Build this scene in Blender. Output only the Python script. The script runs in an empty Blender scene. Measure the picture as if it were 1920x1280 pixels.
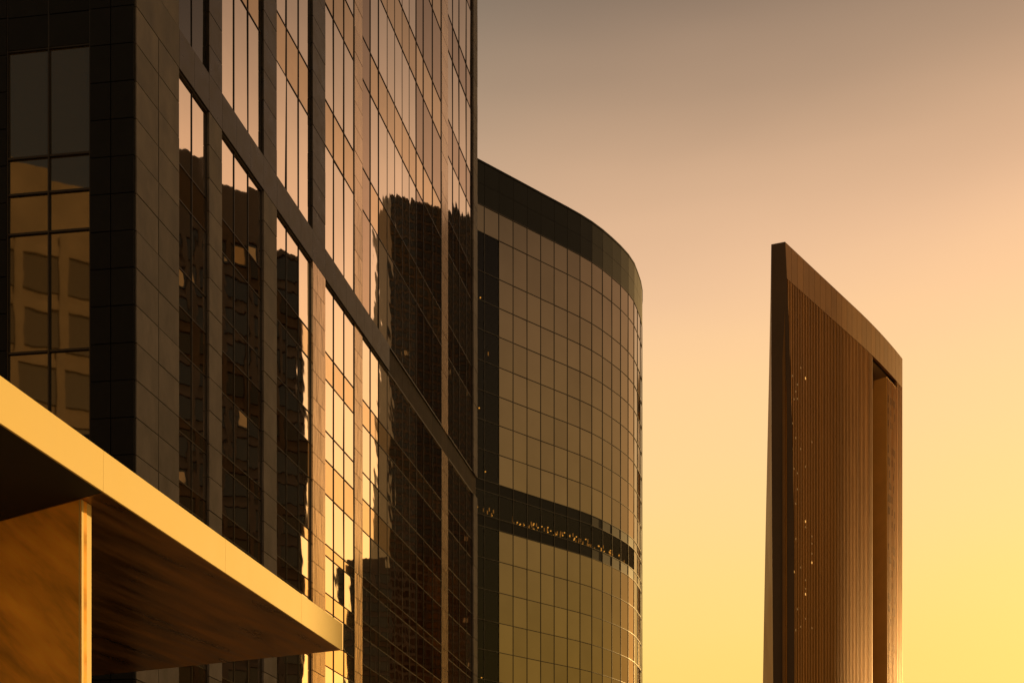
import bpy, math, random
from mathutils import Vector, Matrix
R = math.radians
random.seed(7)
scene = bpy.context.scene
col = scene.collection

# ------------------------------------------------------------------ camera
cam_d = bpy.data.cameras.new('camera')
cam = bpy.data.objects.new('camera', cam_d)
col.objects.link(cam)
cam.location = (0, 0, 1.6)
cam.rotation_euler = (R(90), 0, 0)          # level view with the lens shifted up: verticals stay vertical
cam_d.sensor_width = 36
cam_d.sensor_fit = 'HORIZONTAL'
cam_d.lens = 39.375
cam_d.shift_y = 0.5917
cam_d.clip_start = 0.1
cam_d.clip_end = 12000
scene.camera = cam
scene.view_settings.view_transform = 'Standard'
scene.view_settings.look = 'None'
scene.view_settings.exposure = 0.0
scene.view_settings.gamma = 1.0
scene.view_settings.use_curve_mapping = False
scene.cycles.max_bounces = 8
scene.cycles.glossy_bounces = 5
scene.cycles.diffuse_bounces = 4

# ------------------------------------------------------------------ sky and sun
SUN_AZ, SUN_EL = 48.0, 10.5                  # azimuth right of the view direction
world = bpy.data.worlds.new('World')
scene.world = world
world.use_nodes = True
wt = world.node_tree
wt.nodes.clear()
def wn(t, **k):
    n = wt.nodes.new(t)
    for a, b in k.items():
        setattr(n, a, b)
    return n
tc = wn('ShaderNodeTexCoord')
sep = wn('ShaderNodeSeparateXYZ')
wt.links.new(tc.outputs['Generated'], sep.inputs[0])
ramp = wn('ShaderNodeValToRGB')
stops = [(0.0, (1.0, .56, .10)), (.24, (1.0, .685, .165)), (.35, (1.0, .665, .265)), (.448, (.965, .625, .315)),
         (.51, (.82, .515, .315)), (.567, (.57, .37, .235)), (.607, (.385, .262, .178)), (.645, (.225, .165, .122)),
         (.75, (.15, .11, .085)), (1.0, (.12, .09, .075))]
cr = ramp.color_ramp
cr.interpolation = 'B_SPLINE'
while len(cr.elements) < len(stops):
    cr.elements.new(0.5)
for e, (p, c) in zip(cr.elements, stops):
    e.position = p
    e.color = (*c, 1)
# very soft streaks so that the gradient is not perfectly even
nz = wn('ShaderNodeTexNoise')
nz.inputs['Scale'].default_value = 2.2
nz.inputs['Detail'].default_value = 3
mp = wn('ShaderNodeMapping')
mp.inputs['Scale'].default_value = (1, 1, 5)
wt.links.new(tc.outputs['Generated'], mp.inputs[0])
wt.links.new(mp.outputs[0], nz.inputs['Vector'])
ma = wn('ShaderNodeMath', operation='MULTIPLY_ADD')
ma.inputs[1].default_value = 0.045
wt.links.new(nz.outputs[0], ma.inputs[0])
sub = wn('ShaderNodeMath', operation='SUBTRACT')
sub.inputs[1].default_value = 0.0225
wt.links.new(sep.outputs[2], sub.inputs[0])
wt.links.new(sub.outputs[0], ma.inputs[2])
wt.links.new(ma.outputs[0], ramp.inputs[0])
# the sky dims smoothly away from the sun's side
dot = wn('ShaderNodeVectorMath', operation='DOT_PRODUCT')
dot.inputs[1].default_value = (math.sin(R(SUN_AZ)), math.cos(R(SUN_AZ)), 0)
wt.links.new(tc.outputs['Generated'], dot.inputs[0])
mr = wn('ShaderNodeMapRange', interpolation_type='SMOOTHSTEP')
mr.inputs['From Min'].default_value = -0.75
mr.inputs['From Max'].default_value = 0.5
mr.inputs['To Min'].default_value = 0.42
mr.inputs['To Max'].default_value = 1.0
wt.links.new(dot.outputs['Value'], mr.inputs['Value'])
mul = wn('ShaderNodeMixRGB', blend_type='MULTIPLY')
mul.inputs[0].default_value = 1
# away from the sun the sky turns greyer as well
ramp2 = wn('ShaderNodeValToRGB')
c2 = ramp2.color_ramp
c2.interpolation = 'B_SPLINE'
stops2 = [(0.0, (.80, .44, .12)), (.25, (.66, .41, .15)), (.4, (.46, .36, .20)), (.55, (.33, .295, .215)), (.7, (.16, .15, .12)), (1.0, (.12, .09, .075))]
while len(c2.elements) < len(stops2):
    c2.elements.new(0.5)
for e, (p, c) in zip(c2.elements, stops2):
    e.position = p
    e.color = (*c, 1)
wt.links.new(ma.outputs[0], ramp2.inputs[0])
mr2 = wn('ShaderNodeMapRange', interpolation_type='SMOOTHSTEP')
mr2.inputs['From Min'].default_value = 0.62
mr2.inputs['From Max'].default_value = 0.18
mr2.inputs['To Min'].default_value = 0.0
mr2.inputs['To Max'].default_value = 1.0
wt.links.new(dot.outputs['Value'], mr2.inputs['Value'])
mixs = wn('ShaderNodeMixRGB', blend_type='MIX')
wt.links.new(mr2.outputs[0], mixs.inputs[0])
wt.links.new(ramp.outputs[0], mixs.inputs[1])
wt.links.new(ramp2.outputs[0], mixs.inputs[2])
wt.links.new(mixs.outputs[0], mul.inputs[1])
wt.links.new(mr.outputs[0], mul.inputs[2])
sky = wn('ShaderNodeTexSky')
sky.sky_type = 'NISHITA'
sky.sun_disc = False
sky.sun_elevation = R(SUN_EL)
sky.sun_rotation = R(SUN_AZ)
sky.dust_density = 6
tint = wn('ShaderNodeMixRGB', blend_type='MULTIPLY')
tint.inputs[0].default_value = 1
tint.inputs[2].default_value = (.02, .010, .004, 1)
wt.links.new(sky.outputs[0], tint.inputs[1])
add = wn('ShaderNodeMixRGB', blend_type='ADD')
add.inputs[0].default_value = 1
wt.links.new(mul.outputs[0], add.inputs[1])
wt.links.new(tint.outputs[0], add.inputs[2])
bg = wn('ShaderNodeBackground')
bg.inputs['Strength'].default_value = 1.0
wt.links.new(add.outputs[0], bg.inputs[0])
wo = wn('ShaderNodeOutputWorld')
wt.links.new(bg.outputs[0], wo.inputs[0])

sun_d = bpy.data.lights.new('sun', 'SUN')
sun_d.energy = 5.0
sun_d.angle = R(0.6)
sun_d.color = (1.0, .60, .20)
sun = bpy.data.objects.new('sun', sun_d)
col.objects.link(sun)
sd = Vector((math.sin(R(SUN_AZ)) * math.cos(R(SUN_EL)), math.cos(R(SUN_AZ)) * math.cos(R(SUN_EL)), math.sin(R(SUN_EL))))
sun.rotation_euler = sd.to_track_quat('Z', 'Y').to_euler()
sun.location = (120, 110, 160)

# ------------------------------------------------------------------ materials
def material(name, base, rough=.5, metal=0., spec=.5, var=0., var_scale=3., bump=0., bump_scale=8., stretch=(1, 1, 1),
             rnd=0., per_object=False, coat=0., coords='Object', rough_var=0., detail=4., rot=(0, 0, 0)):
    m = bpy.data.materials.new(name)
    m.use_nodes = True
    nt = m.node_tree
    b = nt.nodes['Principled BSDF']
    b.inputs['Roughness'].default_value = rough
    b.inputs['Metallic'].default_value = metal
    b.inputs['Specular IOR Level'].default_value = spec
    b.inputs['Coat Weight'].default_value = coat
    b.inputs['Coat Roughness'].default_value = .08
    L = nt.links.new
    t = nt.nodes.new('ShaderNodeTexCoord')
    mpn = nt.nodes.new('ShaderNodeMapping')
    mpn.inputs['Scale'].default_value = stretch
    src = t.outputs[coords]
    if any(rot):                                   # turn the grain first, then stretch it
        mr_ = nt.nodes.new('ShaderNodeMapping')
        mr_.inputs['Rotation'].default_value = rot
        L(src, mr_.inputs[0])
        src = mr_.outputs[0]
    L(src, mpn.inputs[0])
    vec = mpn.outputs[0]
    oi = nt.nodes.new('ShaderNodeObjectInfo')
    if per_object:
        sc_ = nt.nodes.new('ShaderNodeVectorMath'); sc_.operation = 'SCALE'
        sc_.inputs[0].default_value = (91, 57, 73)
        L(oi.outputs['Random'], sc_.inputs['Scale'])
        ad = nt.nodes.new('ShaderNodeVectorMath'); ad.operation = 'ADD'
        L(vec, ad.inputs[0]); L(sc_.outputs[0], ad.inputs[1])
        vec = ad.outputs[0]
    if var or rnd:
        n = nt.nodes.new('ShaderNodeTexNoise')
        n.inputs['Scale'].default_value = var_scale
        n.inputs['Detail'].default_value = detail
        n.inputs['Roughness'].default_value = .62
        L(vec, n.inputs['Vector'])
        r = nt.nodes.new('ShaderNodeMapRange')
        r.inputs['From Min'].default_value = .25
        r.inputs['From Max'].default_value = .75
        r.inputs['To Min'].default_value = 1 - var
        r.inputs['To Max'].default_value = 1 + var
        L(n.outputs[0], r.inputs['Value'])
        r2 = nt.nodes.new('ShaderNodeMapRange')
        r2.inputs['To Min'].default_value = 1 - rnd
        r2.inputs['To Max'].default_value = 1 + rnd
        L(oi.outputs['Random'], r2.inputs['Value'])
        mm = nt.nodes.new('ShaderNodeMath'); mm.operation = 'MULTIPLY'
        L(r.outputs[0], mm.inputs[0]); L(r2.outputs[0], mm.inputs[1])
        mx = nt.nodes.new('ShaderNodeVectorMath'); mx.operation = 'SCALE'
        mx.inputs[0].default_value = base
        L(mm.outputs[0], mx.inputs['Scale'])
        L(mx.outputs[0], b.inputs['Base Color'])
        if rough_var:
            rr = nt.nodes.new('ShaderNodeMapRange')
            rr.inputs['From Min'].default_value = .3
            rr.inputs['From Max'].default_value = .7
            rr.inputs['To Min'].default_value = max(0, rough - rough_var)
            rr.inputs['To Max'].default_value = rough + rough_var
            L(n.outputs[0], rr.inputs['Value'])
            L(rr.outputs[0], b.inputs['Roughness'])
    else:
        b.inputs['Base Color'].default_value = (*base, 1)
    if bump:
        n2 = nt.nodes.new('ShaderNodeTexNoise')
        n2.inputs['Scale'].default_value = bump_scale
        n2.inputs['Detail'].default_value = 2
        L(vec, n2.inputs['Vector'])
        bp = nt.nodes.new('ShaderNodeBump')
        bp.inputs['Strength'].default_value = 1
        bp.inputs['Distance'].default_value = bump
        L(n2.outputs[0], bp.inputs['Height'])
        L(bp.outputs[0], b.inputs['Normal'])
    return m

M = {}
M['glass'] = material('mirror_glass', (.90, .79, .68), .015, 1., rnd=.05, var=.03, var_scale=.4, bump=.0032, bump_scale=.75, per_object=True)
M['wavy'] = material('wavy_mirror_glass', (.70, .60, .50), .02, 1., rnd=.12, var=.03, var_scale=.4, bump=.008, bump_scale=.9, per_object=True, stretch=(1, 1, .45))
M['spandrel'] = material('bronze_spandrel_glass', (.74, .54, .33), .015, 1., rnd=.06, var=.05, bump=.0012, bump_scale=.75, per_object=True)
M['bronze'] = material('bronze_glass', (.44, .31, .22), .015, 1., rnd=.12, var=.05, bump=.0012, bump_scale=.75, per_object=True)
M['dark_glass'] = material('dark_glass', (.012, .011, .010), .06, 0., spec=.55, bump=.001, bump_scale=.7, per_object=True)
M['corner_glass'] = material('corner_glass', (.040, .030, .012), .02, 0., spec=.9, bump=.0012, bump_scale=.8, per_object=True)
M['stone'] = material('brown_stone', (.100, .089, .094), .6, 0., spec=.25, var=.5, var_scale=1.8, bump=.002, bump_scale=30, rnd=.13, per_object=True, rough_var=.1, stretch=(1, 1, .45))
M['band'] = material('polished_brown_stone', (.030, .023, .019), .35, 0., spec=.3, var=.5, var_scale=2.5, bump=.001, bump_scale=20, rnd=.12, per_object=True, rough_var=.1)
M['far_band'] = material('polished_dark_stone', (.030, .022, .016), .6, 0., spec=.1, var=.4, var_scale=1.5, rnd=.2, per_object=True)
M['gloss'] = material('glossy_stone', (.66, .48, .32), .12, .8, var=.18, var_scale=1.6, rnd=.1, bump=.004, bump_scale=1.2, per_object=True, stretch=(2.5, 2.5, .5))
M['shade_stone'] = material('shade_darkened_stone', (.0065, .007, .0085), .55, 0., spec=.15, var=.2, var_scale=3, bump=.002, bump_scale=30, rnd=.15, per_object=True)  # stone of the face turned from the sun, its shade put into the colour
M['frame'] = material('dark_bronze_frame', (.018, .013, .010), .35, .3)
M['core'] = material('black_backing', (.008, .007, .006), .8)
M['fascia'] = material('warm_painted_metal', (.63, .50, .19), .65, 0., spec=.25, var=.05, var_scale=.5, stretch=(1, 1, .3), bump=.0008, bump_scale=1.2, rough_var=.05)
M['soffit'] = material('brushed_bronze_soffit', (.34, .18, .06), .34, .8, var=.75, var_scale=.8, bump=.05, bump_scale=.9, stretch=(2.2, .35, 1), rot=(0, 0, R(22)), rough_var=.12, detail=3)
M['panel_wall'] = material('brushed_bronze_wall', (.95, .47, .06), .6, .1, spec=.3, var=.6, var_scale=1.1, bump=.12, bump_scale=1.1, stretch=(.4, 1, 2.0), rot=(0, R(-38), 0), rough_var=.1)
M['t2glass'] = material('tower_glass', (.155, .124, .084), .04, 1., rnd=.06, var=.10, var_scale=.10, bump=.002, bump_scale=.35, per_object=True)
M['t2crown'] = material('tower_crown_panel', (.009, .0088, .009), .5, 0., spec=.14, rnd=.15, var=.1, per_object=True)
M['t2frame'] = material('tower_mullion', (.05, .04, .03), .4, .4)
M['t2dark'] = material('tower_interior', (.008, .006, .004), .8, var=.3)
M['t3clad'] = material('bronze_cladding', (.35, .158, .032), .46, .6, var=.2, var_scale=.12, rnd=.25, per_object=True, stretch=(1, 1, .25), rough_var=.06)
M['t3crown'] = material('crown_cladding', (.235, .108, .024), .46, .6, var=.12, var_scale=.12, rnd=.06, per_object=True)
M['t3core'] = material('lift_core_cladding', (.75, .40, .10), .6, .1, var=.12, var_scale=.12)
M['t3back'] = material('bronze_backing', (.20, .092, .022), .42, .5, var=.2, var_scale=.1)
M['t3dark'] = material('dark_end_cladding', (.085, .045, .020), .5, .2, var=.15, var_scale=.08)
M['t3win'] = material('tower_window', (.02, .014, .01), .2)
M['ground'] = material('paving', (.48, .38, .26), .7, var=.2, var_scale=.15, bump=.01, bump_scale=2)
M['block'] = material('office_block_wall', (.085, .062, .048), .55, var=.25, var_scale=.15, per_object=True)
M['blockwin'] = material('office_block_glass', (.03, .025, .02), .1, spec=.6, rnd=.3, per_object=True)
M['sandwin'] = material('sandstone_block_glass', (.14, .09, .05), .3)
M['sandstone'] = material('sandstone', (.40, .27, .16), .8, var=.25, var_scale=.3)

def emit(name, c, s):
    m = bpy.data.materials.new(name)
    m.use_nodes = True
    b = m.node_tree.nodes['Principled BSDF']
    b.inputs['Base Color'].default_value = (.1, .06, .02, 1)
    b.inputs['Emission Color'].default_value = (*c, 1)
    b.inputs['Emission Strength'].default_value = s
    return m
M['lamp'] = emit('warm_lamp', (1, .55, .14), 4.0)
M['dim_window'] = emit('dim_lit_window', (1, .5, .15), .12)
M['faint_lamp'] = emit('faint_warm_lamp', (1, .5, .12), 1.0)

def smoked():
    m = bpy.data.materials.new('smoked_glass')
    m.use_nodes = True
    nt = m.node_tree
    nt.nodes.clear()
    o = nt.nodes.new('ShaderNodeOutputMaterial')
    mix = nt.nodes.new('ShaderNodeMixShader')
    tr = nt.nodes.new('ShaderNodeBsdfTransparent')
    tr.inputs[0].default_value = (.40, .34, .24, 1)
    gl = nt.nodes.new('ShaderNodeBsdfGlossy')
    gl.inputs['Roughness'].default_value = .04
    gl.inputs[0].default_value = (.9, .9, .9, 1)
    mix.inputs[0].default_value = .014
    nt.links.new(tr.outputs[0], mix.inputs[1])
    nt.links.new(gl.outputs[0], mix.inputs[2])
    nt.links.new(mix.outputs[0], o.inputs[0])
    return m
M['smoked'] = smoked()

# ------------------------------------------------------------------ helpers
def tag(o, label=None, cat=None, group=None, kind=None):
    if label: o['label'] = label
    if cat: o['category'] = cat
    if group: o['group'] = group
    if kind: o['kind'] = kind
    return o

def thing(name, loc, label, cat, group=None):
    o = bpy.data.objects.new(name, None)
    col.objects.link(o)
    o.location = loc
    o.empty_display_size = 2
    return tag(o, label, cat, group)

FACES = [(0, 3, 2, 1), (4, 5, 6, 7), (0, 1, 5, 4), (1, 2, 6, 5), (2, 3, 7, 6), (3, 0, 4, 7)]
def boxes_mesh(name, boxes, mat):
    """boxes: (x0,x1,y0,y1,z0,z1) in local axes, joined into one mesh"""
    v, f = [], []
    for (x0, x1, y0, y1, z0, z1) in boxes:
        n = len(v)
        v += [(x0, y0, z0), (x1, y0, z0), (x1, y1, z0), (x0, y1, z0), (x0, y0, z1), (x1, y0, z1), (x1, y1, z1), (x0, y1, z1)]
        f += [tuple(i + n for i in q) for q in FACES]
    me = bpy.data.meshes.new(name)
    me.from_pydata(v, [], f)
    me.materials.append(mat)
    return me

def poly_mesh(name, v, f, mat, smooth=False):
    me = bpy.data.meshes.new(name)
    me.from_pydata(v, [], f)
    me.materials.append(mat)
    if smooth:
        for p in me.polygons: p.use_smooth = True
    return me

def prism_mesh(name, pts, z0, z1, mat):
    n = len(pts)
    v = [(x, y, z0) for x, y in pts] + [(x, y, z1) for x, y in pts]
    f = [(i, (i + 1) % n, (i + 1) % n + n, i + n) for i in range(n)] + [tuple(range(n - 1, -1, -1)), tuple(range(n, 2 * n))]
    return poly_mesh(name, v, f, mat)

def link(name, me, root=None, loc=(0, 0, 0), rot=(0, 0, 0), kind=None):
    o = bpy.data.objects.new(name, me)
    col.objects.link(o)
    loc = Vector(loc)
    if root is not None and root.parent is not None:      # a sub-part: undo its part's own placing
        o.parent = root
        o.matrix_parent_inverse = (Matrix.Translation(root.parent.location) @ root.matrix_basis).inverted()
    elif root is not None:
        o.parent = root
        base = root.location.copy()
        p = root.parent
        while p is not None:
            base += p.location
            p = p.parent
        loc = loc - base
    o.location = loc
    o.rotation_euler = rot
    if kind: o['kind'] = kind
    return o

class Wall:
    """a vertical wall line: u runs along it, outward is to the right of u (local -y)"""
    def __init__(s, origin, u):
        s.o = Vector((*origin, 0))
        l = math.hypot(*u)
        s.u = Vector((u[0] / l, u[1] / l, 0))
        s.n = Vector((s.u.y, -s.u.x, 0))
        s.yaw = math.atan2(s.u.y, s.u.x)
    def at(s, t, out=0, z=0):
        p = s.o + s.u * t + s.n * out
        return Vector((p.x, p.y, z))
    def box(s, name, root, t0, t1, z0, z1, out0, out1, mat, tilt=0., kind=None):
        w, h, d = (t1 - t0) / 2, (z1 - z0) / 2, abs(out1 - out0) / 2
        me = boxes_mesh(name, [(-w, w, -d, d, -h, h)], mat)
        c = s.at((t0 + t1) / 2, (out0 + out1) / 2, (z0 + z1) / 2)
        return link(name, me, root, c, (random.gauss(0, tilt), 0, s.yaw + random.gauss(0, tilt)), kind)
    def stuff(s, name, root, items, mat):
        """items: (t0,t1,z0,z1,out0,out1) joined into one part"""
        bx = [(t0, t1, -max(a, b), -min(a, b), z0, z1) for (t0, t1, z0, z1, a, b) in items]
        return link(name, boxes_mesh(name, bx, mat), root, (s.o.x, s.o.y, 0), (0, 0, s.yaw), 'stuff')

def px_area(c, w, h, wall=None):
    """rough size in the picture, 0 when outside it"""
    if c.y < 1: return 0
    x = c.x / c.y * 2100 + 960
    y = 1776 - (c.z - 1.6) / c.y * 2100
    mx, my = 2100 * w / c.y * .3, 2100 * h / c.y * .5
    if x < -mx or x > 1920 + mx or y < -my or y > 1280 + my: return 0
    return w * h / (c.y * c.y)

# ------------------------------------------------------------------ ground
g = link('ground', poly_mesh('ground', [(-4000, -4000, 0), (4000, -4000, 0), (4000, 4000, 0), (-4000, 4000, 0)], [(0, 1, 2, 3)], M['ground']))
tag(g, kind='structure')

# ------------------------------------------------------------------ near office building
C0 = (-8.803, 26.0)
U1 = (.2404, .9707)                     # long glazed face, running away from the camera
LEN = 29.3
TOP = 60.0
near = thing('office_building', (-8.803, 26, 0), 'tall stone and mirror glass office building whose glazed side runs away from the camera', 'building')
wl = Wall(C0, U1)
UL = (.9928, -.1201)                    # short dark face towards the camera, left to right up to the corner
LEFT_LEN = 22.0
cl = (C0[0] - UL[0] * LEFT_LEN, C0[1] - UL[1] * LEFT_LEN)
ws = Wall(cl, UL)
def zz(y): return 1.6 + (1776 - y) * 26 / 2100
# core behind the skin
ins = .16
p0 = wl.at(.16, -ins); p1 = wl.at(LEN - .02, -ins); p0b = ws.at(LEFT_LEN - ins, -ins)
q0 = ws.at(.1, -ins); q1 = q0 + wl.u * (LEN - .1)
core = link('core_wall', prism_mesh('core_wall', [(p0b.x + 8.803, p0b.y - 26), (p1.x + 8.803, p1.y - 26), (q1.x + 8.803, q1.y - 26), (q0.x + 8.803, q0.y - 26)], 0, TOP, M['core']), near, (-8.803, 26, 0))
r0 = [wl.at(0, .1), wl.at(LEN, .1), q1, q0]
link('roof', prism_mesh('roof', [(p.x + 8.803, p.y - 26) for p in r0], TOP + .01, TOP + .5, M['shade_stone']), near, (-8.803, 26, 0))

# rows of the long face, from the top down, as levels
SP = [(-2341, -2214), (-1964, -1837), (-1587, -1460), (-1210, -1077), (-850, -728), (-472, -351),
      (-66, 13), (196, 268), (482, 572), (705, 735), (834, 880), (957, 1027), (1190, 1260), (1430, 1500)]
SPz = [(zz(b), zz(a)) for a, b in SP]           # (low, high)
rows = []                                       # (z0, z1, type)
zt = TOP
for i, (lo, hi) in enumerate(SPz):
    rows.append((hi, zt, 'v'))
    rows.append((lo, hi, 'band' if i == 6 else 's'))
    zt = lo
rows.append((.3, zt, 'v'))
ZB_LO, ZB_HI = SPz[6]
# columns of the long face (metres along the wall)
cols = [('p', 0, .95), ('p', .95, 1.89), ('g', 1.89, 2.62), ('g', 2.62, 3.36), ('p', 3.36, 4.06),
        ('g', 4.06, 4.86), ('g', 4.86, 5.68), ('g', 5.68, 6.49), ('p', 6.49, 7.35),
        ('g', 7.35, 8.16), ('g', 8.16, 9.02), ('g', 9.02, 9.91), ('q', 9.91, 10.92),
        ('g', 10.92, 11.78), ('g', 11.78, 12.68), ('g', 12.68, 13.6), ('q', 13.6, 14.35),
        ('b', 14.35, 15.16), ('g', 15.16, 16.01), ('g', 16.01, 16.94),
        ('f', 16.94, 17.77), ('f', 17.77, 18.63), ('f', 18.63, 19.47), ('f', 19.47, 20.32),
        ('m', 20.32, 21.24), ('m', 21.24, 22.47), ('m', 22.47, 23.71), ('q', 23.71, 24.65),
        ('w', 24.65, 25.42), ('w', 25.42, 26.44), ('w', 26.44, 27.62), ('w', 27.62, 28.58), ('p', 28.58, 29.3)]
panes, stones = [], []                          # (size, wall, t0,t1,z0,z1,out0,out1,mat,tilt)
PH = zz(0) - zz(70)
def stack(wall, t0, t1, z0, z1, mats, out1, gap=.011):
    """stone panels laid in courses with open joints; courses line up all round the building"""
    ref = ZB_LO
    k = math.floor((z0 - ref) / PH)
    z = ref + k * PH
    while z < z1 - .02:
        a, b = max(z, z0), min(z + PH, z1)
        if b - a > .05:
            c = wall.at((t0 + t1) / 2, 0, (a + b) / 2)
            stones.append((px_area(c, t1 - t0, b - a), wall, t0 + gap, t1 - gap, a + gap, b - gap, -.1, out1 + random.uniform(-.004, .004), mats(c.z), 0))
        z += PH
for ci, (k, t0, t1) in enumerate(cols):
    if k in 'pq':
        segs = [(.3, ZB_LO), (ZB_HI, TOP)]
        for (a, b) in segs:
            mt = M['stone']
            if k == 'q': mt = M['gloss']
            if k == 'q' and ci == 12 and a > ZB_LO: mt = M['band']
            if k == 'p' and 3 < t0 < 10 and a > ZB_LO: mt = M['band']
            stack(wl, t0, t1, a, b, lambda z, mt=mt: mt, .09 if k == 'p' or ci == 12 else .03)
    else:
        for (z0, z1, ty) in rows:
            if ty == 'band': continue
            e = .016 if k != 'f' else .005
            mt = {'g': 'glass', 'f': 'glass', 'm': 'bronze', 'w': 'wavy', 'b': 'glass'}[k]
            if ty == 's' and k in 'gfbm': mt = 'spandrel'
            if k == 'b' and z0 > ZB_HI - .01: mt = 'bronze'
            if t0 < 3.3 and ZB_HI - .01 < z0 < ZB_HI + 1: mt = 'dark_glass'
            if k == 'w' and ty == 's': mt = 'bronze'
            parts = [(z0, z1)]
            if ty == 'v' and z0 < zz(405) < z1: parts = [(z0, zz(405)), (zz(405), z1)]
            for (a, b) in parts:
                c = wl.at((t0 + t1) / 2, 0, (a + b) / 2)
                tl = (.0020 if t0 < 16 else .0006) if k in 'gfb' else .0006 if k == 'm' else .003
                panes.append((px_area(c, t1 - t0, b - a), wl, t0 + e, t1 - e, a + .012, b - .012, -.06, 0, M[mt], tl))
# the stone band that crosses the whole face under the upper floors
bt = [(0, 1.89)] + [(t0, t1) for (k, t0, t1) in cols if t0 >= 1.89]
for (t0, t1) in bt:
    c = wl.at((t0 + t1) / 2, 0, (ZB_LO + ZB_HI) / 2)
    stones.append((px_area(c, t1 - t0, 1), wl, t0 + .004, t1 - .004, ZB_LO + .006, ZB_HI - .006, -.1, .095 if t0 < 16.9 else .002, M['stone'] if t1 < 1.9 else M['band'] if t0 < 16.9 else M['far_band'], 0))
# short face, its shade painted into the stone colour
win_s = [(3.086, 1.03), (8.6, 6.5), (14.1, 12.0), (19.6, 17.5)]
win_t = [(LEFT_LEN - a, LEFT_LEN - b) for a, b in win_s]
zl = [22.66, 20.14, 19.29, 18.36, 15.57, 13.55]
wrows = []
for base in (0, 12.9, 25.8):
    for a, b in zip(zl[:-1], zl[1:]): wrows.append((b + base, a + base))
for b, a in ((9.2, 12.1), (6.4, 9.2), (.4, 3.2), (3.2, 6.0)): wrows.append((b, a))
edges = [LEFT_LEN]
for i, (a, b) in enumerate(win_t):
    mid = (a + b) / 2
    for (z0, z1) in wrows:
        if z1 > TOP: continue
        for (t0, t1) in ((a, mid), (mid, b)):
            c = ws.at((t0 + t1) / 2, 0, (z0 + z1) / 2)
            panes.append((px_area(c, t1 - t0, z1 - z0) * 3, ws, t0 + .014, t1 - .014, z0 + .014, z1 - .014, -.08, -.02, M['corner_glass'], .002))
    # stone beside the window (towards the corner) and above / below its openings
    hi_t = edges[-1]
    n = 2 if i == 0 else 4
    for k in range(n):
        t0 = b + (hi_t - b) * k / n; t1 = b + (hi_t - b) * (k + 1) / n
        last = (i == 0 and k == n - 1)
        stack(ws, t0, t1 - (.0 if not last else -.06), .3, TOP, lambda z: M['shade_stone'], .05)
    zs = sorted(wrows)
    zprev = .3
    for (z0, z1) in zs:
        if z0 > zprev + .03 and z0 < TOP:
            for (t0, t1) in ((a, mid), (mid, b)): stack(ws, t0, t1, zprev, z0, lambda z: M['shade_stone'], .03)
        zprev = max(zprev, z1)
    edges.append(a)
stack(ws, 0, edges[-1], .3, TOP, lambda z: M['shade_stone'], .05)

def place(items, name, root, limit):
    items.sort(key=lambda q: -q[0])
    rest = {}
    for i, (s, w, t0, t1, z0, z1, a, b, m, tl) in enumerate(items):
        if i < limit and s > 0:
            w.box(name, root, t0, t1, z0, z1, a, b, m, tl)
        else:
            rest.setdefault((id(w), m.name), (w, m, []))[2].append((t0, t1, z0, z1, a, b))
    for (w, m, l) in rest.values():
        w.stuff(name + '_field', root, l, m)
place(panes, 'glass_pane', near, 300)
place(stones, 'stone_panel', near, 300)
# mullions and transoms of the long face
prev = None
for (k, t0, t1) in cols:
    if k not in 'pq':
        w_ = .008 if k != 'f' else .006
        if prev == 'f' and k == 'f': w_ = .008
        d_ = .025 if k != 'f' else .012
        wl.box('mullion', near, t0 - w_, t0 + w_, .3, ZB_LO - .004, -.055, d_, M['frame'])
        wl.box('mullion', near, t0 - w_, t0 + w_, ZB_HI + .004, TOP, -.055, d_, M['frame'])
    elif prev and prev not in 'pq':
        wl.box('mullion', near, t0 - .03, t0 + .006, .3, ZB_LO - .004, -.055, .02, M['frame'])
        wl.box('mullion', near, t0 - .03, t0 + .006, ZB_HI + .004, TOP, -.055, .02, M['frame'])
    prev = k
groups, cur = [], None
for (k, t0, t1) in cols:
    if k in 'pq':
        if cur: groups.append(cur); cur = None
    else:
        cur = (cur[0], t1) if cur else (t0, t1)
if cur: groups.append(cur)
lv = sorted({z for (a, b, ty) in rows for z in (a, b)} | {zz(405)})
for (a, b) in groups:
    for z in lv:
        if .4 < z < TOP - .1 and abs(z - ZB_LO) > .01 and abs(z - ZB_HI) > .01:
            wl.box('transom', near, a + .03, b - .035, z - .010, z + .010, -.055, .022, M['frame'])
    wl.box('transom', near, a + .03, b - .035, ZB_LO - .05, ZB_LO - .002, -.055, .05, M['frame'])
    wl.box('transom', near, a + .03, b - .035, ZB_HI + .002, ZB_HI + .05, -.055, .05, M['frame'])
for (a, b) in win_t[:1]:
    for t in (a, (a + b) / 2, b):
        ws.box('mullion', near, t - .02, t + .02, 12.3, 36, -.075, .03, M['frame'])
    for z in sorted({q for r in wrows for q in r}):
        if 12 < z < 36: ws.box('transom', near, a + .02, b - .02, z - .025, z + .025, -.075, .02, M['frame'])

# ------------------------------------------------------------------ entrance canopy
ZS, ZT = 7.446, 7.96
can = thing('entrance_canopy', (-5.6, 14.6, 0), 'flat golden canopy with a sunlit fascia and bronze soffit over a thin wall', 'canopy')
wf = Wall((-3.33 - .2404 * 17.5, 22 - .9707 * 17.5), (.2404, .9707))
FL = 17.5
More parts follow.
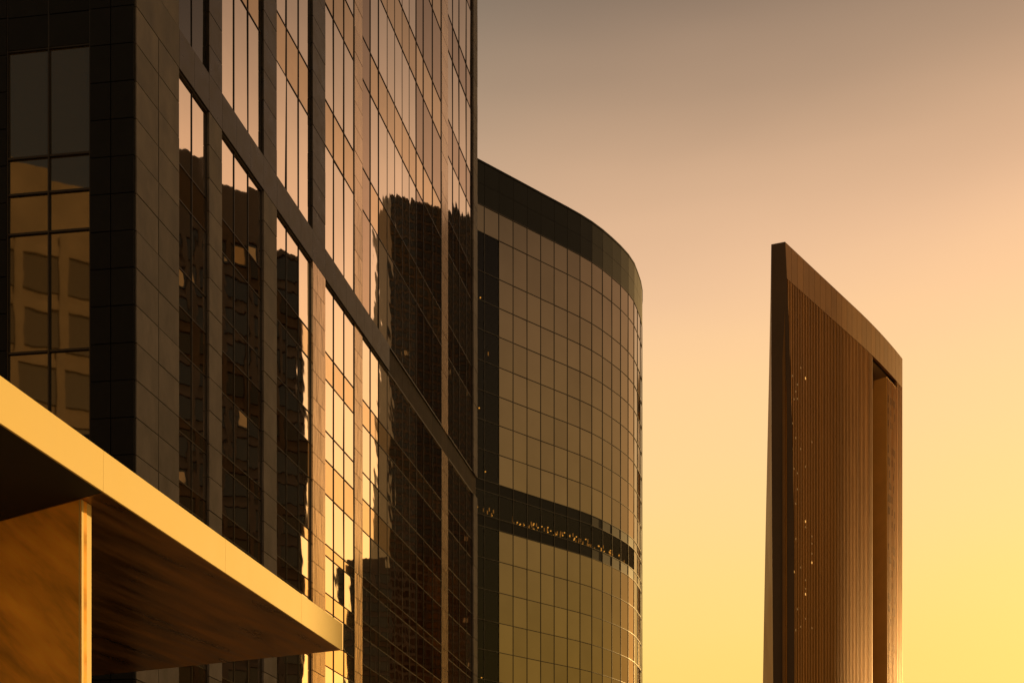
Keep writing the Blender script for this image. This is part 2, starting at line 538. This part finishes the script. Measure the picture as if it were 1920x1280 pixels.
# fascia: a few long sheets
cuts = [0, 3.2, 6.4, 9.6, 12.8, 15.6, FL]
for a, b in zip(cuts[:-1], cuts[1:]):
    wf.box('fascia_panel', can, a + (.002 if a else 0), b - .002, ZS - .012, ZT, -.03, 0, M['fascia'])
e1 = wf.at(FL, -.03); e0 = wf.at(0, -.03)
far = Vector((e1.x - .939 * 16, e1.y + .345 * 16, 0))
nearl = Vector((e0.x - 14, e0.y + 3, 0))
def rel(p): return (p.x + 5.6, p.y - 14.6)
link('roof_slab', prism_mesh('roof_slab', [rel(e0), rel(e1), rel(far), rel(nearl)], ZS + .03, ZT - .01, M['shade_stone']), can, (-5.6, 14.6, 0))
# soffit built in its own axes so that the brushed grain runs along it
wa = (-5.617, 14.6)
ub = Vector((.88, -.477, 0))
hit = wf.at(FL - 7.85, -.03)                    # where the wall line, carried on, meets the fascia
back = Vector((wa[0] - ub.x * 12, wa[1] - ub.y * 12, 0))
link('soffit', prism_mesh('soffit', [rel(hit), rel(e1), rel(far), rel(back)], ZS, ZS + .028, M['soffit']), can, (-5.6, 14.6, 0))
link('soffit_shade_sheet', prism_mesh('soffit_shade_sheet', [rel(e0), rel(hit), rel(back), rel(nearl)], ZS + .004, ZS + .026, M['core']), can, (-5.6, 14.6, 0))  # flat black sheet that paints deep shade on this side of the soffit
# thin wall under it
wb = Wall((wa[0] - ub.x * 9, wa[1] - ub.y * 9), (ub.x, ub.y))
v0 = wb.at(0, 0); v1 = wb.at(9, 0)
v2 = Vector((-5.617 + .2404 * .21, 14.6 + .9707 * .21, 0))
v3 = v0 + Vector((.05, .2, 0))
link('wall_panel', boxes_mesh('wall_panel', [(-4.5, 4.5, 0, .10, -ZS / 2, ZS / 2 - .003)], M['panel_wall']), can, wb.at(4.5, 0, ZS / 2), (0, 0, wb.yaw))
link('wall_core', prism_mesh('wall_core', [rel(v0 + Vector((.06, .12, 0))), rel(v1 + Vector((.02, .12, 0))), rel(v2 + Vector((-.02, 0, 0))), rel(v3 + Vector((.06, .1, 0)))], 0, ZS - .003, M['core']), can, (-5.6, 14.6, 0))
we = Wall((v1.x, v1.y), (.2404, .9707))
we.box('wall_edge', can, .004, .215, 0, ZS - .003, -.03, .012, M['fascia'])

# ------------------------------------------------------------------ curved glass tower
tow = thing('glass_tower', (0, 170, 0), 'dark glass tower with a curved front and one dark open storey', 'tower')
cp = [(-44, 119.5), (-30, 130.6), (-17.2, 140.5), (-4.86, 150), (3.35, 156.4), (10.83, 162.4), (15.16, 167.2), (18.22, 171.73),
      (19.65, 175.43), (20.67, 178.94), (21.18, 182.47), (21.35, 187), (20.6, 192), (18, 198), (12, 204), (0, 208), (-30, 204)]
def catmull(P, n=24):
    out = []
    for i in range(len(P) - 1):
        a = P[max(i - 1, 0)]; b = P[i]; c = P[i + 1]; d = P[min(i + 2, len(P) - 1)]
        for k in range(n):
            t = k / n
            out.append(tuple(.5 * (2 * b[j] + (c[j] - a[j]) * t + (2 * a[j] - 5 * b[j] + 4 * c[j] - d[j]) * t * t + (3 * b[j] - a[j] - 3 * c[j] + d[j]) * t ** 3) for j in (0, 1)))
    out.append(P[-1])
    return out
cv = catmull(cp)
def resample(P, anchor_x, mod):
    s = [0]
    for a, b in zip(P[:-1], P[1:]): s.append(s[-1] + math.hypot(b[0] - a[0], b[1] - a[1]))
    sa = next(s[i] for i, p in enumerate(P) if p[0] >= anchor_x)
    x = sa % mod
    out, i = [], 0
    while x < s[-1]:
        while s[i + 1] < x: i += 1
        t = (x - s[i]) / (s[i + 1] - s[i])
        out.append((P[i][0] + (P[i + 1][0] - P[i][0]) * t, P[i][1] + (P[i + 1][1] - P[i][1]) * t))
        x += mod
    return out
AX = (934 - 960) / 2100 * 152.3
nodes = resample(cv, AX, 2.46)
ia = min(range(len(nodes)), key=lambda i: abs(nodes[i][0] - AX) + abs(nodes[i][1] - 152.3))
ie = max(i for i, p in enumerate(nodes) if p[0] / p[1] < (1191 - 960) / 2100 and i >= ia and p[1] < 179)
def z2(y): return 1.6 + (1776 - y) / 2100 * 152.3
ys = [322, 361, 400, 450.6, 523, 577, 631, 688, 743, 797, 852, 908, 928, 973, 994, 1052, 1110, 1167, 1222, 1278, 1334, 1390, 1446, 1502, 1558, 1614, 1670, 1726]
zs2 = [z2(y) for y in ys] + [.3]
tpanes = []
for i, (a, b) in enumerate(zip(nodes[:-1], nodes[1:])):
    w = Wall(a, (b[0] - a[0], b[1] - a[1]))
    l = math.hypot(b[0] - a[0], b[1] - a[1])
    for r in range(len(zs2) - 1):
        hi, lo = zs2[r], zs2[r + 1]
        y = ys[r]
        mt, e = M['t2glass'], 0.
        if y < 400: mt, e = M['t2crown'], .06
        elif y in (908, 973) and i < ie: mt = M['t2crown']
        elif y == 928 and i < ie: mt = M['smoked']
        elif i < ia and 445 < y: mt = M['smoked']
        c = w.at(l / 2, 0, (hi + lo) / 2)
        vis = px_area(c, l, hi - lo) * max(0, -(w.n.x * c.x + w.n.y * c.y) / math.hypot(c.x, c.y))
        if c.x / c.y < -.045: vis = 0
        tpanes.append((vis, w, .0, l, lo, hi, -.12, e, mt, .0025))
fix = []
for (s, w, t0, t1, z0, z1, a, b, m, tl) in tpanes:
    fix.append((s, w, t0 + .02, t1 - .02, z0 + .02, z1 - .02, a, b, m, tl))
place([q for q in fix if q[8] is not M['t2crown']], 'glass_pane', tow, 300)
place([q for q in fix if q[8] is M['t2crown']], 'crown_panel', tow, 120)
# mullions at the pane edges, and curved transoms, one for each level
for i, p in enumerate(nodes):
    if i == 0: continue
    a = nodes[i - 1]
    w = Wall(p, (p[0] - a[0], p[1] - a[1]))
    if p[1] > 186 or p[0] / p[1] < -.06: continue
    w.box('mullion', tow, -.028, .028, .2, zs2[2], -.1, .07, M['t2frame'])
def ribbon(name, z0, z1, o0, o1, mat, i0=0, i1=None, inner=0):
    P = nodes[i0:i1]
    v, f = [], []
    for j, p in enumerate(P):
        a = P[max(j - 1, 0)]; b = P[min(j + 1, len(P) - 1)]
        l = math.hypot(b[0] - a[0], b[1] - a[1])
        n = ((b[1] - a[1]) / l, -(b[0] - a[0]) / l)
        for (o, z) in ((o0, z0), (o1, z0), (o1, z1), (o0, z1)):
            v.append((p[0] + n[0] * o, p[1] + n[1] * o - 170, z))
    for j in range(len(P) - 1):
        for k in range(4):
            f.append((4 * j + k, 4 * j + 4 + k, 4 * j + 4 + (k + 1) % 4, 4 * j + (k + 1) % 4))
    f.append((3, 2, 1, 0)); e = 4 * (len(P) - 1); f.append((e, e + 1, e + 2, e + 3))
    return link(name, poly_mesh(name, v, f, mat), tow, (0, 170, 0))
for r, z in enumerate(zs2[2:-1]):
    if z > 20: ribbon('transom', z - .036, z + .036, -.1, .06, M['t2frame'])
# rooms behind the smoked panes: floor slabs, a back wall and lamps
ribbon('parapet_cap', zs2[0] + .01, zs2[0] + .25, -.5, .12, M['t2crown'])
ribbon('core_wall', .2, zs2[2] - .1, -7.2, -7.0, M['t2dark'])
for r, y in enumerate(ys):
    if 500 < y < 1500: ribbon('floor_slab', zs2[r] - .18, zs2[r] + .05, -7.0, -.2, M['t2dark'], 0, len(nodes) - 4)
ribbon('cross_wall', .2, zs2[4], -6.8, -.2, M['t2dark'], ia, ia + 2)
inner = [(p[0], p[1] - 170) for p in nodes]
link('roof', prism_mesh('roof', [(p[0] - .3, p[1] + .3) for p in inner], zs2[0] - .6, zs2[0] - .3, M['t2crown']), tow, (0, 170, 0))
rl = random.Random(3)
lampm = boxes_mesh('lamp', [(-.09, .09, -.09, .09, -.05, .05)], M['lamp'])
lampf = boxes_mesh('lamp', [(-.07, .07, -.07, .07, -.22, .22)], M['faint_lamp'])
def lamp_at(i, fr, depth, z, m):
    a, b = nodes[i], nodes[i + 1]
    w = Wall(a, (b[0] - a[0], b[1] - a[1]))
    link('lamp', m, tow, w.at(fr * 2.46, -depth, z))
zlo, zhi = zs2[ys.index(973)], zs2[ys.index(928)]
for i in range(ia - 3, ie):
    for k in range(9):
        dd = rl.uniform(.4, 2.6)
        lamp_at(i, rl.random(), dd, zlo + .37 * dd + rl.uniform(.1, 1.1), rl.choice([lampm, lampf, lampf]))
for r, y in enumerate(ys):
    if 500 < y < 1300 and y not in (908, 928, 973):
        for k in range(rl.choice([1, 2, 3])):
            lamp_at(ia - rl.choice([1, 2, 2]), rl.random(), rl.uniform(.8, 5), zs2[r + 1] + rl.uniform(.6, 2.8), rl.choice([lampm, lampf]))

# ------------------------------------------------------------------ tall bronze tower
H3, CR3 = 203.0, 193.0
brz = thing('bronze_tower', (105, 350, 0), 'slender bronze tower with fine vertical fins and a tall slot near its right end', 'tower')
w3 = Wall((78, 320), (55.4, 63.2))
L3 = 84.2
BOW = .0012
def sag(t): return BOW * (L3 - 45) ** 2 * t / L3 - BOW * max(0, t - 45) ** 2
def seg(name, t0, t1, z0, z1, o0, o1, mat, off=True, root=brz, kind=None):
    if not off: return w3.box(name, root, t0, t1, z0, z1, o0, o1, mat, 0, kind)
    a, b = w3.at(t0, sag(t0)), w3.at(t1, sag(t1))      # each piece follows the slight bow of the face
    w = Wall((a.x, a.y), (b.x - a.x, b.y - a.y))
    return w.box(name, root, 0, (b - a).length, z0, z1, o0, o1, mat, 0, kind)
SL0, SL1, CO1 = 57.6, 69.0, 78.0
# backing sheets, then fins, then the crown panels
nb = 16
for k in range(nb):
    a, b = SL0 * k / nb, SL0 * (k + 1) / nb
    seg('facade_sheet', a, b, 0, CR3, -.8, -.06, M['t3back'])
seg('facade_sheet', CO1, L3, 0, CR3, -.8, -.06, M['t3back'])
t = .7
while t < L3:
    if not (SL0 - .3 < t < CO1 + .2):
        seg('fin', t - .13, t + .13, 0, CR3 - .05, -.06, .14, M['t3clad'])
    t += .98
t = 0
n = 24
for k in range(n):
    a, b = L3 * k / n, L3 * (k + 1) / n
    seg('crown_panel', a + .05, b - .05, CR3, H3, -.6, .14, M['t3crown'])
    seg('crown_backing', a, b, CR3 + .1, H3 - .1, -1.4, -.65, M['core'])
# slot and core
seg('slot_back', SL0, L3 - 1, 0, CR3, -9.4, -9.0, M['t3back'], False)
seg('slot_side', SL0 - .4, SL0, 0, CR3, -9, -.3, M['t3back'])
core3 = seg('lift_core', SL1, CO1, 0, 190.8, -9.0, .1, M['t3core'])
tt = SL1 + .5
while tt < CO1:
    seg('fin', tt - .12, tt + .12, 0, 190.5, .1, .35, M['t3clad'], True, core3)
    tt += 1.2
rw = random.Random(11)
for row in range(26):
    z = 184 - row * 4.1
    for k in range(6):
        if rw.random() < (.8 if row % 4 < 2 else .25):
            tq = SL1 + 1.1 + k * 1.2
            seg('core_window', tq - .3, tq + .3, z - rw.uniform(.8, 1.5), z + 1.2, .1, .16, M['t3win'], True, core3)
for tq in (63.5, 68.2, 74.5, 77.3):
    seg('slot_post', tq - .35, tq + .35, 190.8 if tq > SL1 else 188, CR3, -5, -4.2, M['t3back'])
# end face: a dark sail-shaped blade that widens downwards, with a lighter return behind it
lev = [(H3, 1446, 320.9, 1446.4, 320.9, 1472, 320.0, 0), (190, 1444.6, 324, 1446.3, 321, 1476, 320.0, 0), (170, 1442, 327, 1446.6, 321.5, 1481, 320.2, 0),
       (150, 1439, 329, 1447, 322, 1485, 320.4, 0), (125, 1435.5, 331, 1447.8, 322, 1488, 320.6, 0), (100, 1432.5, 332, 1449, 322, 1489, 320.7, 0), (77, 1430, 333, 1450, 322, 1489, 320.7, 0), (0, 1424, 335, 1452, 322, 1490, 320.7, 0)]
def X(px, Y): return (px - 960) / 2100 * Y
va, vb = [], []
fa = []
for i, (z, xa, ya, x0, y0, x1, y1, _) in enumerate(lev):
    va += [(X(x0, y0) - 105, y0 - 350, z), (X(x1, y1) - 105, y1 - 350 - .3, z), (X(x1, y1) - 105 + .6, y1 - 350 + 6, z), (X(x0, y0) - 105 + 2, y0 - 350 + 6, z)]
    vb += [(X(xa, ya) - 105, ya - 350, z), (X(x0, y0) - 105 - .05, y0 - 350 + .05, z), (X(x0, y0) - 105 + 1.9, y0 - 350 + 7, z), (X(xa, ya) - 105 + 4, ya - 350 + 7, z)]
def loft(v, n):
    f = []
    for i in range(n - 1):
        for k in range(4):
            f.append((4 * i + k, 4 * i + 4 + k, 4 * i + 4 + (k + 1) % 4, 4 * i + (k + 1) % 4))
    f += [(0, 1, 2, 3), tuple(4 * (n - 1) + k for k in (3, 2, 1, 0))]
    return f
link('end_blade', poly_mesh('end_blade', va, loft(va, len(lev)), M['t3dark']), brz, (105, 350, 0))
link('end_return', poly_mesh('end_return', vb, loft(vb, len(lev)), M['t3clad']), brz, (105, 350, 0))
# body behind the skins
bp = [w3.at(10, -3), w3.at(58, -3), w3.at(58, -9.6), w3.at(L3 - 1, -9.6), w3.at(L3 - 1, -22), w3.at(10, -5)]
link('body', prism_mesh('body', [(p.x - 105, p.y - 350) for p in bp], 0, H3 - 1.5, M['t3back']), brz, (105, 350, 0))
ep = [w3.at(CO1, -.8), w3.at(L3, -.8), w3.at(L3, -9.6), w3.at(CO1, -9.6)]
link('end_wall', prism_mesh('end_wall', [(p.x - 105, p.y - 350) for p in ep], 0, H3 - .6, M['t3clad']), brz, (105, 350, 0))
lm3 = boxes_mesh('lit_window', [(-.25, .25, -.1, .1, -.3, .3)], M['faint_lamp'])
lm4 = boxes_mesh('lit_window', [(-.25, .25, -.1, .1, -.25, .25)], M['dim_window'])
for k in range(46):
    z = 172 - k * 1.75 + rw.uniform(-.6, .6)
    tq = 1.19 + .98 * rw.choice([3, 4, 5, 5, 6, 6, 8, 11, 15])
    if rw.random() < .75:
        link('lit_window', rw.choice([lm3, lm4, lm4, lm4, lm4]), brz, w3.at(tq, .0 + sag(tq), z), (0, 0, w3.yaw))

# ------------------------------------------------------------------ buildings across the street, seen mirrored in the glass
def block(name, origin, u, length, depth, h, label, steps=(), wm='block', gm='blockwin', floor=3.9, bay=3.0, lit=0):
    w = Wall(origin, u)
    root = thing(name, (*origin, 0), label, 'building')
    w.box('wall', root, 0, length, 0, h, -depth, -.3, M[wm])
    for (t0, t1, z1, d0, d1) in steps:
        w.box('roof_block', root, t0, t1, h + .01, z1, -d1, -d0, M[wm])
    nb = int(length / bay)
    nf = int((h - 4) / floor)
    for k in range(nb + 1):
        tq = length * k / nb
        w.box('pier', root, max(0, tq - .3), min(length, tq + .3), 0, h, -.3, .25, M[wm])
    for r in range(nf):
        z = 4 + r * floor
        w.box('window_band', root, .3, length - .3, z + 1.1, z + floor - .3, -.3, -.1, M[gm])
        w.box('floor_edge', root, .3, length - .3, z + floor - .3, z + floor + .35, -.3, .12, M[wm])
    for k in range(lit):
        r = random.randrange(nf)
        c = random.randrange(nb)
        tq = length * (c + .5) / nb
        w.box('lit_window', root, tq - .9, tq + .9, 4 + r * floor + 1.3, 4 + r * floor + 3.2, -.09, -.06, M['dim_window'])
    return root
# facing left towards the near building: u runs so that the outward side (right of u) looks back at it
block('office_block', (58.1, 116.9), (13.9, -20.0), 29.0, 8, 86, 'dark office block across the street, mirrored in the near glass facade',
      steps=((5.0, 29.0, 92.5, .4, 7.6), (12, 21, 96, 2, 7)), lit=16)
block('office_slab', (204, 438), (31.2, -40.4), 51, 20, 317, 'tall dark slab across the street, mirrored at the far end of the glass facade',
      lit=10)
block('low_office_block', (139, 256), (9.5, -7), 11.8, 12, 103, 'lower dark block across the street, mirrored near the foot of the glass facade',
      steps=((1, 5, 106, 1, 9), (7, 10.5, 105, 1, 9)))
block('sandstone_block', (-37, -26), (-.8, .6), 36, 20, 52, 'sunlit sandstone block behind the viewer, mirrored in the dark corner window',
      wm='sandstone', gm='sandwin', steps=((4, 20, 57, .5, 12), (26, 31, 55, .5, 12)))
